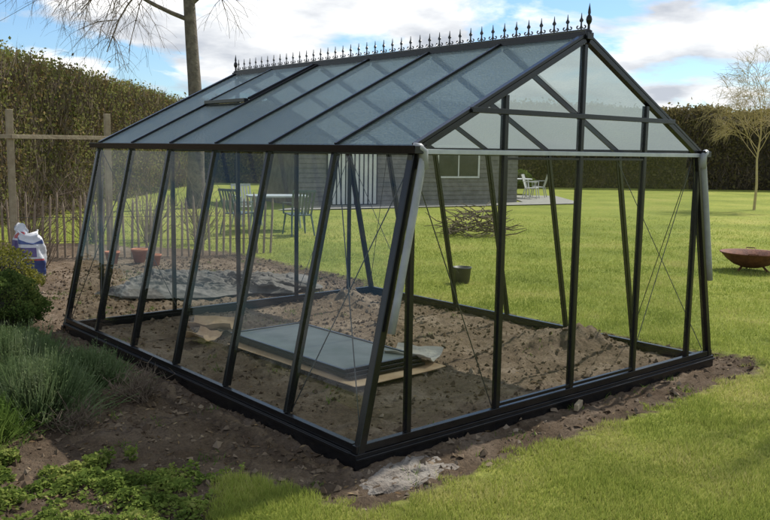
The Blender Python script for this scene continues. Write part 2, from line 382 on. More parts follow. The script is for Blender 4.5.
for sx in (0,1):
    x=sidept(sx,H0); s=-1 if sx==0 else 1
    y0,y1=-.05,L+.05
    pr=[(x-s*.035,H0+.035),(x-s*.035,H0-.015),(x+s*.045,H0-.015),(x+s*.06,H0+.03),(x+s*.052,H0+.03),(x+s*.04,H0-.005),(x-s*.027,H0-.005),(x-s*.027,H0+.035)]
    V=[(a,y0,b) for a,b in pr]+[(a,y1,b) for a,b in pr]; k=len(pr)
    F=[[i,(i+1)%k,k+(i+1)%k,k+i] for i in range(k)]
    xm=x+s*.01
    gpart("eave_gutter",[(np.array(V),F),box(xm-.042,xm+.045,y0-.004,y0,H0-.014,H0+.028),box(xm-.042,xm+.045,y1,y1+.004,H0-.014,H0+.028)],BLACK)
def roofpt(sx,t,y,off=0.0):
    x=D0+(W/2-D0)*t; z=H0+.02+(HR-H0-.02)*t
    n=np.array([-(HR-H0),(W/2-D0)]);n/=np.linalg.norm(n)
    x+=n[0]*off; z+=n[1]*off
    return (x if sx==0 else W-x, y, z)
for sx in (0,1):
    for i in range(NB+1):
        y=min(max(i*bay,.02),L-.02)
        w=.024 if 0<i<NB else .042
        gpart("roof_bar" if 0<i<NB else "gable_rafter",[beam(roofpt(sx,0.01,y,0.008),roofpt(sx,.985,y,0.008),w,.018,(0,1,0)),beam(roofpt(sx,0.02,y,-.022),roofpt(sx,.98,y,-.022),w*.7 if 0<i<NB else w,.036,(0,1,0))],BLACK)
    for i in range(NB):
        y0,y1=i*bay+.01,(i+1)*bay-.01
        t1=.985
        if i==4 and sx==0: t1=.5
        quadpane([roofpt(sx,.0,y0),roofpt(sx,.0,y1),roofpt(sx,t1,y1),roofpt(sx,t1,y0)],0,"roof_pane",ROOFG)
def vent(sx,i,lift):
    y0,y1=i*bay+.018,(i+1)*bay-.018
    v=gpart("roof_vent",[beam(roofpt(sx,.5,y0,lift),roofpt(sx,.5,y1,lift),.045,.03,(1,0,0)),beam(roofpt(sx,.52,y0+.01,lift),roofpt(sx,.97,y0+.01,.02),.022,.022,(0,1,0)),beam(roofpt(sx,.52,y1-.01,lift),roofpt(sx,.97,y1-.01,.02),.022,.022,(0,1,0)),beam(roofpt(sx,.975,y0,.02),roofpt(sx,.975,y1,.02),.025,.02,(1,0,0))],BLACK)
    quadpane([roofpt(sx,.52,y0+.02,lift),roofpt(sx,.52,y1-.02,lift),roofpt(sx,.96,y1-.02,.022),roofpt(sx,.96,y0+.02,.022)],0,"vent_glass",ROOFG,v)
    gpart("vent_cross_bar",[beam(roofpt(sx,.5,i*bay+.02,-.015),roofpt(sx,.5,(i+1)*bay-.02,-.015),.03,.03,(1,0,0))],BLACK)
vent(0,4,.025)
gpart("ridge_beam",[box(W/2-.032,W/2+.032,-.02,L+.02,HR-.03,HR+.014),box(W/2-.01,W/2+.01,-.02,L+.02,HR+.016,HR+.028)],BLACK)
crest=gpart("ridge_cresting",[box(W/2-.005,W/2+.005,0,L,HR+.03,HR+.039)],BLACK,bevel=0)
half=[(.005,0),(.005,.01),(.03,.006),(.042,.016),(.04,.03),(.028,.036),(.022,.031),(.03,.027),(.034,.02),(.028,.013),(.012,.018),(.006,.032),(.005,.056),(.014,.064),(.016,.074),(.01,.082),(.005,.09),(0,.128)]
half=[(a*.92,b*.86) for a,b in half]
outl=half+[(-a,b) for a,b in half[::-1][1:]]
k=len(outl); V=[(-.0025,a,b) for a,b in outl]+[(.0025,a,b) for a,b in outl]
spm=make_mesh("ridge_spike",[(np.array(V),[list(range(k)),list(range(k,2*k))[::-1]]+[[i,i+k,(i+1)%k+k,(i+1)%k] for i in range(k)])],[BLACK])
NS=40
for i in range(NS):
    obj("ridge_spike",spm,parent=crest,loc=(W/2,.06+(L-.12)*i/(NS-1),HR+.036),rot=(0,0,random.uniform(-.04,.04)))
fin=[(.024,0),(.024,.02),(.009,.03),(.008,.06),(.017,.075),(.02,.092),(.016,.11),(.007,.122),(.01,.135),(.008,.155),(.0,.2)]
for y in (-.0,L):
    gpart("ridge_finial",[lathe(fin,14,(W/2,y,HR+.005))],BLACK,bevel=0,smooth=True)
posts=[D0+i*(W-2*D0)/4 for i in range(5)]
HZ=1.955
def rakez(x):
    t=(min(x,W-x)-D0)/(W/2-D0); return H0+.02+(HR-H0-.02)*t
tH=(HZ-H0-.02)/(HR-H0-.02); xh=D0+(W/2-D0)*tH
for sy in (0,1):
    s=1-2*sy; y=sy*L+s*.028; zb=BZ if sy==0 else BZF
    for j,x in enumerate(posts):
        top=H0-.02 if j in (0,4) else (min(HR-.05,rakez(x)-.05))
        if sy==0 and j==2: top=HR-.06
        gpart("gable_post",[box(x-.016,x+.016,y-.02,y+.02,zb,top)],BLACK)
    gpart("gable_rail",[box(D0+.03,W-D0-.03,y-.013,y+.013,H0-.022,H0+.012)] if sy else [box(D0+.03,W-D0-.03,y-.042,y-.0215,H0-.016,H0+.012)],GREYALU if sy==0 else BLACK,label="light grey horizontal rail at eave height" if sy==0 else None)
    if sy==0: gpart("door_header",[box(xh-.02,W-xh+.02,y-.046,y-.0205,HZ-.016,HZ+.016)],BLACK)
    else: gpart("gable_rail",[box(xh+.03,W-xh-.03,y+.0205,y+.04,HZ-.02,HZ+.02)],BLACK)
    yg=sy*L+s*.02
    for j in range(4):
        if sy==0 and j in (1,2): continue
        quadpane([(posts[j]+.012,yg,zb),(posts[j+1]-.012,yg,zb),(posts[j+1]-.012,yg,H0-.01),(posts[j]+.012,yg,H0-.01)],0,"glass_pane",GLASS)
    quadpane([(.05,yg,zb),(D0-.012,yg,zb),(D0-.012,yg,H0-.08)],0,"glass_pane",GLASS)
    quadpane([(W-.05,yg,zb),(W-D0+.012,yg,zb),(W-D0+.012,yg,H0-.08)],0,"glass_pane",GLASS)
    x1,x3,xm=posts[1],posts[3],W/2
    quadpane([(D0+.05,yg,H0+.014),(x1-.012,yg,H0+.014),(x1-.012,yg,rakez(x1)-.03)],0,"gable_glass",GLASS)
    quadpane([(W-D0-.05,yg,H0+.014),(x3+.012,yg,H0+.014),(x3+.012,yg,rakez(x3)-.03)],0,"gable_glass",GLASS)
    for a,b in ((x1+.012,xm-.012),(xm+.012,x3-.012)):
        quadpane([(a,yg,H0+.014),(b,yg,H0+.014),(b,yg,HZ-.02),(a,yg,HZ-.02)],0,"gable_glass",GLASS)
        quadpane([(a,yg,HZ+.022),(b,yg,HZ+.022),(b,yg,rakez(b)-.03),(a,yg,rakez(a)-.03)],0,"gable_glass",GLASS)
for j in (1,2):
    a,b=posts[j]+.0165,posts[j+1]-.0165; y=.026
    d=gpart("door",[box(a,a+.006,y-.016,y+.012,BZ+.01,H0-.03),box(b-.006,b,y-.016,y+.012,BZ+.01,H0-.03),box(a+.0065,b-.0065,y-.014,y+.01,BZ+.01,BZ+.03),box(a+.0065,b-.0065,y-.014,y+.01,H0-.045,H0-.03)],BLACK,bevel=.001)
    quadpane([(a+.006,y-.006,BZ+.03),(b-.006,y-.006,BZ+.03),(b-.006,y-.006,H0-.045),(a+.006,y-.006,H0-.045)],0,"door_glass",GLASS,d)
for sx in (0,1):
    e=1 if sx==0 else -1
    zb=.72
    p=[(sidept(sx,H0)+e*.03,-.035,H0+.0)]
    for z in (H0-.05,1.4,1.1,.9,zb): p.append((sidept(sx,z)+e*.035,-.035 if z>H0-.1 else -.038,z))
    gpart("downpipe",[tube(p,.022,14)],GREYPIPE,bevel=0,smooth=True)
    gpart("pipe_elbow",[tube([(sidept(sx,H0)+e*.03,-.035,H0-.10),(sidept(sx,H0)+e*.028,-.035,H0+.0),(sidept(sx,H0)+e*.0,-.033,H0+.018),(sidept(sx,H0)-e*.03,-.02,H0+.02)],.026,14)],GREYPIPE,bevel=0,smooth=True)
def wire(p,q,r=.0035): return gpart("brace_wire",[tube([p,q],r,6)],STEEL,bevel=0)
for sx in (0,1):
    ib=.045 if sx==0 else -.045
    P=lambda y,z:(sidept(sx,z)+ib,y,z)
    wire(P(.06,H0-.05),P(bay,BZ)); wire(P(bay,H0-.05),P(.06,BZ))
    wire(P(L-.06,H0-.05),P(L-bay,BZ)); wire(P(L-bay,H0-.05),P(L-.06,BZ))
for sy in (0,1):
    y=.06 if sy==0 else L-.06
    wire((D0+.03,y,H0-.06),(posts[1],y,BZ)); wire((W-D0-.03,y,H0-.06),(posts[3],y,BZ))
for i in (2,4):
    gpart("tie_bar",[beam((D0+.03,i*bay,H0-.02),(W-D0-.03,i*bay,H0-.02),.02,.02)],BLACK)

def patch(cx,cy,rx,ry,seed):
    rg=np.random.default_rng(seed); V=[];n=40;F=[]
    an=np.linspace(0,2*math.pi,n,endpoint=False); wob=1+.3*(np.interp(an,np.linspace(0,2*math.pi,12),np.append(rg.random(11),.5))*2-1)
    wob[-3:]=np.linspace(wob[-3],wob[0],3); rr=[1.05,.9,.7,.5,.3,.1]
    for j,a in enumerate(rr):
        for t,w_ in zip(an,wob):
            x=cx+rx*a*w_*math.cos(t); y=cy+ry*a*w_*math.sin(t); V.append((x,y,(-.02 if j==0 else .002)+.004*rg.normal()+.008*(1-a)))
    V=np.array(V); V[:,2]+=np.maximum(gz(V[:,0],V[:,1]),-.02)
    for i in range(len(rr)-1):
        for k_ in range(n): F.append([i*n+k_,i*n+(k_+1)%n,(i+1)*n+(k_+1)%n,(i+1)*n+k_])
    F.append([(len(rr)-1)*n+k_ for k_ in range(n)]); return V,F
obj("mortar_patch",[patch(.2,-.2,.36,.16,3)],CONC,label="flat pale grey mortar patch beside the greenhouse corner",cat="mortar patch")
obj("wood_block",[beam((1.80,-.10,.012),(1.92,-.05,.016),.045,.03)],WOODP,bevel=.004,label="small wooden packing block under the base rail",cat="wood block")

# ------------------------------------------------------------ things on the floor inside
PG=mat("dusty_panel_glass",(.15,.165,.145),.5,0,3,(.22,.235,.215),spec=.3)
for i in range(3):
    x1,y1=.76,1.62
    e=empty("glazed_panel",(.95+random.uniform(-.015,.015),1.3+i*.02,.035+i*.026),random.uniform(-.012,.012),"black framed glass panel lying flat on cardboard","glass panel","glass panels stacked on the soil")
    obj("frame",[box(0,.024,0,y1,0,.022),box(x1-.024,x1,0,y1,0,.022),box(.025,x1-.025,0,.024,0,.022),box(.025,x1-.025,y1-.024,y1,0,.022)],BLACK,parent=e,bevel=.003)
    obj("glass",[box(.018,x1-.018,.018,y1-.018,.01,.014)],PG,parent=e)
def sheet(name,cx,cy,w,l,rot,m,label,cat,z=.02,curl=.04,seed=1):
    n=14; u,v=np.meshgrid(np.linspace(-.5,.5,n),np.linspace(-.5,.5,n),indexing='ij')
    xx=cx+(u*w)*math.cos(rot)-(v*l)*math.sin(rot); yy=cy+(u*w)*math.sin(rot)+(v*l)*math.cos(rot)
    zz=z+curl*(fnoise(u*3+seed,v*3,1,2)-.45)+curl*.8*(np.abs(u)*2)**4
    V=np.stack([xx,yy,zz],-1).reshape(-1,3); id_=np.arange(n*n).reshape(n,n)
    F=np.stack([id_[:-1,:-1],id_[1:,:-1],id_[1:,1:],id_[:-1,1:]],-1).reshape(-1,4)
    o=obj(name,[(V,F)],m,label=label,cat=cat); so=o.modifiers.new("Solidify",'SOLIDIFY'); so.thickness=.005; return o
sheet("cardboard_sheet",1.34,2.03,.94,1.72,.03,CARD,"flattened brown cardboard under the stacked glass panels","cardboard",.026,.012,1)
sheet("cardboard_sheet",1.78,1.5,.34,.4,.5,CARDW,"torn pale cardboard flap beside the stacked panels","cardboard",.06,.07,4)
sheet("cardboard_sheet",1.05,3.5,.3,.42,.8,CARD,"crumpled brown cardboard scrap on bare soil","cardboard",.05,.09,7)
sheet("cardboard_sheet",.78,3.2,.22,.3,.2,CARD,"crumpled brown cardboard scrap beside the stacked panels","cardboard",.045,.07,9)

# ------------------------------------------------------------ tarp
n=150; u,v=np.meshgrid(np.linspace(-1,1,n),np.linspace(-1,1,n),indexing='ij')
env=np.clip(1-np.maximum(np.abs(u),np.abs(v))**4,0,1)
tx=u*1.22+(fnoise(u*2,v*2,1,2)-.5)*.7; ty=v*.7+(fnoise(u*2+9,v*2,1,2)-.5)*.6
ridge=(1-np.abs(2*fnoise(u*1.9+v*.9+3,v*2.9-u*.5,2.2,2)-1))**6
ridge2=(1-np.abs(2*fnoise(u*3.3-v*.9+30,v*3.9+u,3.2,2)-1))**5
tz=.015+env*(.17*fnoise(u*1.4+4,v*1.1+2,1.2,2)+.06*ridge+.04*ridge2)
cr,sr=math.cos(-.55),math.sin(-.55)
V=np.stack([2.35+tx*cr-ty*sr,5.8+tx*sr+ty*cr,tz],-1).reshape(-1,3); id_=np.arange(n*n).reshape(n,n)
obj("tarpaulin",[(V,np.stack([id_[:-1,:-1],id_[1:,:-1],id_[1:,1:],id_[:-1,1:]],-1).reshape(-1,4))],TARP,smooth=True,label="crumpled grey tarpaulin spread on the garden soil",cat="tarpaulin")

# ------------------------------------------------------------ pots, bucket, fire bowl
potp=[(.0,0),(.075,0),(.11,.17),(.12,.17),(.123,.205),(.108,.205),(.1,.17),(.0,.165)]
potm=make_mesh("plant_pot",[lathe(potp,24)],[TERRA],True)
for (a,d,s) in ((-3.66,12.5,1),(-3.35,12.2,.8),(-4.0,12.3,.9)):
    o=obj("plant_pot",potm,loc=S(a,d,0),label="terracotta plant pot standing on the garden bed",cat="plant pot",group="clay pots on the bed"); o.scale=(s,s,s)
bk=[(.0,.0),(.1,0),(.12,.2),(.128,.202),(.128,.215),(.117,.215),(.1,.02),(0,.02)]
e=empty("bucket",S(1.01,10.97,0),0,"dark grey plastic bucket standing on the lawn","bucket")
DG=mat("dark_grey_plastic",(.03,.034,.034),.5,0,8,(.05,.055,.055))
obj("bucket_body",[lathe(bk,26)],DG,parent=e,smooth=True)
obj("bucket_handle",[tube([(.124*math.cos(t),-.02-.05*math.sin(t),.2-.1*math.sin(t)) for t in np.linspace(0,math.pi,12)],.004,6)],STEEL,parent=e)
e=empty("fire_bowl",S(5.5,12.6,0),.3,"rusty round steel fire bowl standing on the lawn","fire bowl")
pr=[(.0,.05),(.12,.055),(.25,.1),(.36,.18),(.43,.26),(.455,.275),(.455,.285),(.42,.28),(.35,.2),(.24,.12),(.12,.075),(0,.07)]
obj("bowl",[lathe(pr,36)],RUST,parent=e,smooth=True)
for i in range(3):
    t=i*2.094+.4; obj("leg",[beam((.16*math.cos(t),.16*math.sin(t),.09),(.26*math.cos(t),.26*math.sin(t),-.01),.03,.012)],RUST,parent=e)
for i in range(2):
    t=i*math.pi+.2; c,s_=math.cos(t),math.sin(t)
    obj("handle",[tube([(.44*c-.07*s_,.44*s_+.07*c,.275),(.50*c-.06*s_,.50*s_+.06*c,.30),(.50*c+.06*s_,.50*s_-.06*c,.30),(.44*c+.07*s_,.44*s_-.07*c,.275)],.008,6)],RUST,parent=e)

# ------------------------------------------------------------ compost bags
def bag(loc,rot,cols,label,h=.62,w=.36,t=.17,zones=(),seed=0):
    e=empty("compost_bag",loc,rot,label,"bag")
    n=44;an=np.linspace(0,2*math.pi,n,endpoint=False)
    zs=np.linspace(0,1,27); rs=np.interp(zs,[0,.03,.12,.3,.5,.7,.82,.92,1.0],[.85,.97,1.06,1.1,1.0,.96,.9,.6,.78]); ts=np.interp(zs,[0,.1,.45,.8,.93,1],[.9,1.1,1.1,.7,.3,.25])
    V=[]
    for z,r,tt in zip(zs,rs,ts):
        for a in an:
            k_=1+.08*math.sin(3*a+z*9+seed)+.06*math.sin(7*a+13*z)+.18*(float(fnoise(a*1.2+seed,z*7,1.6,3))-.5)*1.5
            c,s_=math.cos(a),math.sin(a)
            V.append((w/2*(abs(c)**.8)*np.sign(c)*r*k_+.05*math.sin(z*3),t/2*(abs(s_)**.85)*np.sign(s_)*tt*k_,z*h*(1+(.07*math.sin(2*a+seed) if z>.8 else 0))))
    m_=len(zs)
    def q(i,k_): return [i*n+k_,i*n+(k_+1)%n,(i+1)*n+(k_+1)%n,(i+1)*n+k_]
    body=[q(i,k_) for i in range(m_-1) for k_ in range(n)]+[list(range(n))[::-1],[(m_-1)*n+k_ for k_ in range(n)]]
    V=np.array(V)
    obj("sack",[(V,body)],cols[0],parent=e,smooth=True)
    Vf=V.copy(); Vf[:,1]-=.004; Vf[:,:2]*=1.01
    for nm,mi_,i0,i1,k0,k1 in zones:
        fs=[q(i,k_) for i in range(i0,i1) for k_ in range(k0,k1)]
        us=sorted({v_ for f_ in fs for v_ in f_}); mp_={v_:j for j,v_ in enumerate(us)}
        obj(nm,[(Vf[us],[[mp_[v_] for v_ in f_] for f_ in fs])],cols[mi_],parent=e,smooth=True)
PW=mat("white_plastic_film",(.5,.51,.54),.35,0,6,(.6,.6,.62),.5,14); PB=mat("blue_print",(.025,.045,.15),.4,0,6,(.05,.08,.22)); PR=mat("red_print",(.3,.04,.05),.4,0,6,(.42,.08,.07)); PD=mat("purple_print",(.06,.04,.14),.4,0,6,(.11,.08,.2))
bag(S(-4.58,10.75),-YAW+.15,(PW,PB,PD,PR),"white, blue and purple printed compost bag standing on soil",.6,.34,.2,
    (("printed_band",1,3,11,23,43),("printed_panel",2,13,18,24,36),("printed_emblem",3,11,12,30,41),("printed_stripe",1,20,22,24,42)),1)
bag(S(-4.76,10.98),-YAW-.4,(PW,PD,PB,PR),"white plastic compost bag with dark print leaning behind another bag",.66,.3,.18,(("printed_band",1,7,19,24,42),("printed_emblem",3,20,22,26,38)),4)
# ------------------------------------------------------------ fence, trellis
fe=empty("paling_fence",S(-6.6,12.4),0,"low chestnut paling fence along the garden bed","fence")
p0=np.array(S(-6.6,12.4));p1=np.array(S(-1.9,13.9));dv=p1-p0;Lf=np.linalg.norm(dv);dv/=Lf
nf=46
pm=[]
for vtx in range(4):
    h=.86+.05*vtx
    pm.append(make_mesh("picket",[tube([(0,0,-.03),(.004*vtx-.006,.003,h*.5),(0.0,0,h-.07),(0,0,h)],[.019,.02,.018,.004],7)],[PALE]))
for i in range(nf):
    q=dv*Lf*i/(nf-1)
    o=obj("picket",pm[i%4],parent=fe,loc=(q[0],q[1],0),rot=(random.uniform(-.05,.05),random.uniform(-.05,.05),random.random()*6))
for z in (.25,.62):
    obj("wire_strand",[tube([tuple(dv*Lf*t+np.array([.0,-.025,z])) for t in np.linspace(0,1,9)],.004,5)],STEEL,parent=fe)
tr=empty("wooden_trellis",S(-5.45,12.35),0,"wooden post and rail trellis above the garden bed","trellis")
def rel(a,d,z):
    b=S(-5.45,12.35); c=S(a,d,z); return (c[0]-b[0],c[1]-b[1],z)
for a,d in ((-5.45,12.35),(-4.45,13.6),(-8.2,11.6)):
    obj("post",[beam(rel(a,d,-.1),rel(a,d,2.22),.085,.085,(1,0,0))],WOODP,parent=tr,bevel=.006)
obj("rail",[beam(rel(-8.2,11.55,1.83),rel(-5.4,12.27,1.83),.06,.035)],WOODP,parent=tr,bevel=.004)
obj("rail",[beam(rel(-5.4,12.27,1.83),rel(-4.4,13.52,1.84),.06,.035)],WOODP,parent=tr,bevel=.004)

# ------------------------------------------------------------ table and chairs
TT=mat("pale_table_resin",(.33,.37,.37),.4,0,5,(.4,.43,.43)); CT=mat("green_grey_resin",(.07,.1,.1),.45,0,6,(.11,.14,.14)); CW=mat("pale_chair_resin",(.35,.37,.35),.45,0,6,(.45,.45,.43))
def table(loc,rot,m,label,lx=1.3,ly=.85):
    e=empty("garden_table",loc,rot,label,"table")
    an=np.linspace(0,2*math.pi,36,endpoint=False); P=[(lx/2*abs(math.cos(a))**.6*np.sign(math.cos(a)),ly/2*abs(math.sin(a))**.6*np.sign(math.sin(a))) for a in an]; n=len(P)
    V=np.array([(x,y,.71) for x,y in P]+[(x,y,.74) for x,y in P])
    obj("table_top",[(V,[list(range(n))[::-1],list(range(n,2*n))]+[[i,(i+1)%n,n+(i+1)%n,n+i] for i in range(n)])],m,parent=e)
    for sx in (-1,1):
        for sy in (-1,1):
            obj("leg",[tube([(sx*lx*.36,sy*ly*.33,.71),(sx*lx*.42,sy*ly*.4,0)],[.028,.02],8)],m,parent=e)
def chair(loc,rot,m,label):
    e=empty("garden_chair",loc,rot,label,"chair")
    obj("seat",[beam((0,-.22,.43),(0,.2,.41),.44,.025,(1,0,0))],m,parent=e,bevel=.01)
    n=5
    parts=[beam((-.2,.2,.42),(-.22,.34,.88),.035,.02,(1,0,0)),beam((.2,.2,.42),(.22,.34,.88),.035,.02,(1,0,0)),beam((-.24,.345,.89),(.24,.345,.89),.05,.022)]
    for i in range(n):
        x=-.13+.26*i/(n-1); parts.append(beam((x,.205,.43),(x*1.05,.335,.87),.04,.012,(1,0,0)))
    obj("backrest",parts,m,parent=e)
    for sx in (-1,1):
        obj("leg",[tube([(sx*.2,-.2,.42),(sx*.24,-.26,0)],[.02,.015],8)],m,parent=e)
        obj("leg",[tube([(sx*.2,.2,.42),(sx*.24,.3,0)],[.02,.015],8)],m,parent=e)
        obj("armrest",[beam((sx*.25,-.22,.64),(sx*.25,.28,.66),.045,.02,(1,0,0)),beam((sx*.24,-.2,.42),(sx*.25,-.2,.63),.03,.02)],m,parent=e)
table(S(-2.3,17.9),-YAW+.25,TT,"pale oval garden table standing on the lawn")
chair(S(-2.95,17.0),-YAW+2.6,CT,"dark grey garden armchair beside the table")
chair(S(-1.75,16.9),-YAW-2.7,CT,"dark grey garden armchair beside the table")
chair(S(-3.1,18.9),-YAW+.6,CW,"pale garden armchair beside the table")
table(S(4.75,31.8),-YAW,WHITE,"white garden table on the terrace beside the shed",1.4,.9)
chair(S(5.35,31.2),-YAW+1.2,WHITE,"white garden armchair on the terrace")
chair(S(5.8,32.3),-YAW-1.9,CW,"pale garden armchair on the terrace")

# ------------------------------------------------------------ shed
SHW=mat("weathered_grey_siding",(.14,.135,.125),.85,0,4,(.22,.21,.195),.3,20); SHR=mat("dark_roof_felt",(.03,.03,.032),.9,0,6,(.045,.045,.045)); DK=mat("dark_gap",(.03,.03,.03),.9,0,4,(.045,.045,.045)); WG=mat("window_glass_dark",(.03,.035,.04),.08,0,3,(.05,.055,.06))
a0=np.array(S(-2.6,25.2));a1=np.array(S(4.45,28.8)); an_=math.atan2(a1[1]-a0[1],a1[0]-a0[0]); LS=np.linalg.norm(a1-a0)
sh=empty("garden_shed",tuple(a0),an_,"grey timber clad garden shed with white slatted door","shed")
pl=[box(0,LS,.03,3.2,0,2.3)]
for i in range(16):
    z=.02+i*.142
    pl.append((np.array([(0,.028,z),(LS,.028,z),(LS,-.0,z),(0,-.0,z),(0,.028,z+.138),(LS,.028,z+.138),(LS,.018,z+.138),(0,.018,z+.138)]),BF))
    pl.append((np.array([(LS+.002,0.03,z),(LS+.002,3.2,z),(LS+.03,3.2,z),(LS+.03,0.03,z),(LS+.002,0.03,z+.138),(LS+.002,3.2,z+.138),(LS+.012,3.2,z+.138),(LS+.012,0.03,z+.138)]),BF))
obj("wall",pl,SHW,parent=sh)
obj("roof",[beam((-.3,-.3,2.33),(LS+.3,-.3,2.33),.06,.05),beam((LS/2,-.32,2.40),(LS/2,3.5,2.46),LS+.7,.09,(1,0,0))],SHR,parent=sh)
dr=obj("door",[box(.9,2.6,-.03,-.004,.03,2.05)],DK,parent=sh)
sl=[]
for i in range(11):
    x=.93+i*.152; sl.append(box(x,x+.1,-.05,-.031,.06,2.02))
obj("door_slats",sl,WHITE,parent=dr)
obj("handle",[tube([(1.7,-.09,.95),(1.7,-.09,1.1)],.012,8)],STEEL,parent=dr)
x=4.8
wn=obj("window",[box(x-.06,x+1.56,-.03,-.003,.85,.91),box(x-.06,x+1.56,-.03,-.003,1.85,1.91),box(x-.06,x,-.03,-.003,.911,1.849),box(x+1.5,x+1.56,-.03,-.003,.911,1.849),box(x+.73,x+.77,-.028,-.003,.911,1.849)],WHITE,parent=sh)
obj("window_glass",[box(x+.001,x+1.499,-.012,-.004,.912,1.848)],WG,parent=wn)
obj("terrace",[(np.array([S(-3,23.4,.03),S(6.7,28.7,.03),S(6.7,33.5,.03),S(4.7,33.5,.03),S(4.7,29.0,.03),S(-2.6,25.1,.03)]),[[0,1,2,3,4,5]])],mat("pale_terrace_paving",(.24,.23,.21),.9,0,6,(.31,.3,.27)),kind="structure")

# ------------------------------------------------------------ brush pile
parts=[]
for i in range(190):
    a=random.uniform(-.6,.6); d=random.uniform(-.45,.45); hh_=.5*(1-(a/.7)**2)*random.random()
    t=random.random()*6.28; l=random.uniform(.25,.55); c=np.array(S(1.85+a,17.4+d,hh_+.03)); dr_=np.array([math.cos(t),math.sin(t),random.uniform(-.35,.6)])
    q=c+dr_*l; q[2]=max(q[2],.02)
    parts.append(tube([tuple(c),tuple((c+q)/2+rng.normal(size=3)*.03),tuple(q)],[.014,.01,.005],4,False))
obj("brush_pile",parts,TWIG,label="heap of cut brown branches on the lawn",cat="brush pile")

# ------------------------------------------------------------ hedges
def hedge(p,q,h,dep,nl,ls,m,core,label,tw=0,flat=.07):
    p=np.array(p[:2]);q=np.array(q[:2]);ln=np.linalg.norm(q-p);d=(q-p)/ln;nn=np.array([-d[1],d[0]])
    nu=int(ln/.5)+2; us=np.linspace(0,ln,nu)
    ring=[(-1,0),(-1,.35),(-1,.7),(-.95,.93),(-.6,1),(0,1.0),(.6,1),(.95,.93),(1,.7),(1,.35),(1,0)]
    def surf(u,s,z):
        hv=h*(1+flat*(fnoise(u*1.0,0*u+3,.35,2)-.5)*2); wv=dep/2*(1+.5*(fnoise(u,z*h+s*9,.7,3)-.5))
        P=p[None]+d[None]*u[:,None]+nn[None]*(s*wv)[:,None]; return np.column_stack([P,z*hv])
    V=[];k=len(ring); r=np.array(ring)
    for u in us: V.append(surf(np.full(k,u),r[:,0]*.7,r[:,1]*.94))
    V=np.concatenate(V); ii=np.arange(nu*k).reshape(nu,k)
    F=np.stack([ii[:-1,:-1],ii[1:,:-1],ii[1:,1:],ii[:-1,1:]],-1).reshape(-1,4)
    ends=[list(range(k)),list(range((nu-1)*k,nu*k))[::-1]]
    u=rng.random(nl)*ln; per=2*h+dep; t=rng.random(nl)*per
    s=np.where(t<h,-1,np.where(t<h+dep,(t-h)/dep*2-1,1)); z=np.where(t<h,t/h,np.where(t<h+dep,1,1-(t-h-dep)/h)).clip(0,1)
    inset=1-.3*rng.random(nl)**1.2
    C=surf(u,s*inset,np.where(np.abs(s)<1,z*(1-.07*rng.random(nl)),z))
    C[:,2]+=np.where(z>.97,rng.exponential(.06,nl),0); C+=rng.normal(size=C.shape)*.06
    dirs=rng.normal(size=(nl,3)); lf=leaves(C,ls*(.6+.8*rng.random(nl)),dirs,.62)
    nt=int(ln*14); ut=rng.random(nt)*ln; B=surf(ut,rng.uniform(-.8,.8,nt),np.full(nt,.96)); sh_=blades(B,.2+.3*rng.random(nt),.018,.4)
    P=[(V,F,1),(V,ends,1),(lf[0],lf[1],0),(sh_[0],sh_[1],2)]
    if tw:
        ut=rng.random(tw)*ln; st=rng.choice([-1.,1.],tw); zt=rng.random(tw)*.93
        B=surf(ut,st*(.88+.16*rng.random(tw)),zt); P.append((*blades(B,.25+.45*rng.random(tw),.026,.8),2))
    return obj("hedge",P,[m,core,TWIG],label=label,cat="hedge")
HL=leafmat("beech_hedge_leaves",[(.11,.09,.042),(.24,.17,.08),(.17,.19,.055),(.24,.25,.09),(.38,.28,.14)],.42,.9)
HB=leafmat("dark_hedge_leaves",[(.085,.08,.04),(.165,.135,.062),(.18,.165,.068),(.28,.21,.11)],.45,.7)
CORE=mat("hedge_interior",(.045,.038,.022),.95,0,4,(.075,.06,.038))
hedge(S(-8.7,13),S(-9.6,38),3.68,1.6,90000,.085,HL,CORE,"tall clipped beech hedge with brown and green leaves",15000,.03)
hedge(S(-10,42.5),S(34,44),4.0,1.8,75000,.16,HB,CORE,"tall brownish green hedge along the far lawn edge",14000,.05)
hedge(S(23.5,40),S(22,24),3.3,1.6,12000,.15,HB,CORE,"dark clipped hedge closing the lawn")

# ------------------------------------------------------------ bare trees
def branch(parts,twigs,p,d,r,l,depth,maxd,spread,droop,rg,rmin=.003):
    n=6 if depth<2 else 4; pts=[np.array(p,float)]; dd_=np.array(d,float); seg=l/n
    for i in range(n):
        dd_=dd_+rg.normal(size=3)*.13+np.array([0,0,-droop*(depth>=2)+.03]); dd_/=np.linalg.norm(dd_); pts.append(pts[-1]+dd_*seg)
    rr=np.linspace(r,r*.55,n+1); (parts if depth<2 else twigs).append(tube(pts,rr,9 if depth==0 else (6 if depth<2 else 3),False))
    if depth>=maxd: return
    kids=[3,5,6,5][min(depth,3)]
    for j in range(kids):
        t=rg.uniform(.35,1) if depth>0 else rg.uniform(.6,1); i=min(int(t*n),n)
        a=rg.normal(size=3); a-=dd_*(a@dd_); a/=np.linalg.norm(a)
        nd=dd_*(1-spread)+a*spread+np.array([0,0,.1]); nd/=np.linalg.norm(nd)
        branch(parts,twigs,pts[i],nd,max(rr[i]*rg.uniform(.4,.65),rmin),l*rg.uniform(.5,.75),depth+1,maxd,spread,droop,rg,rmin)
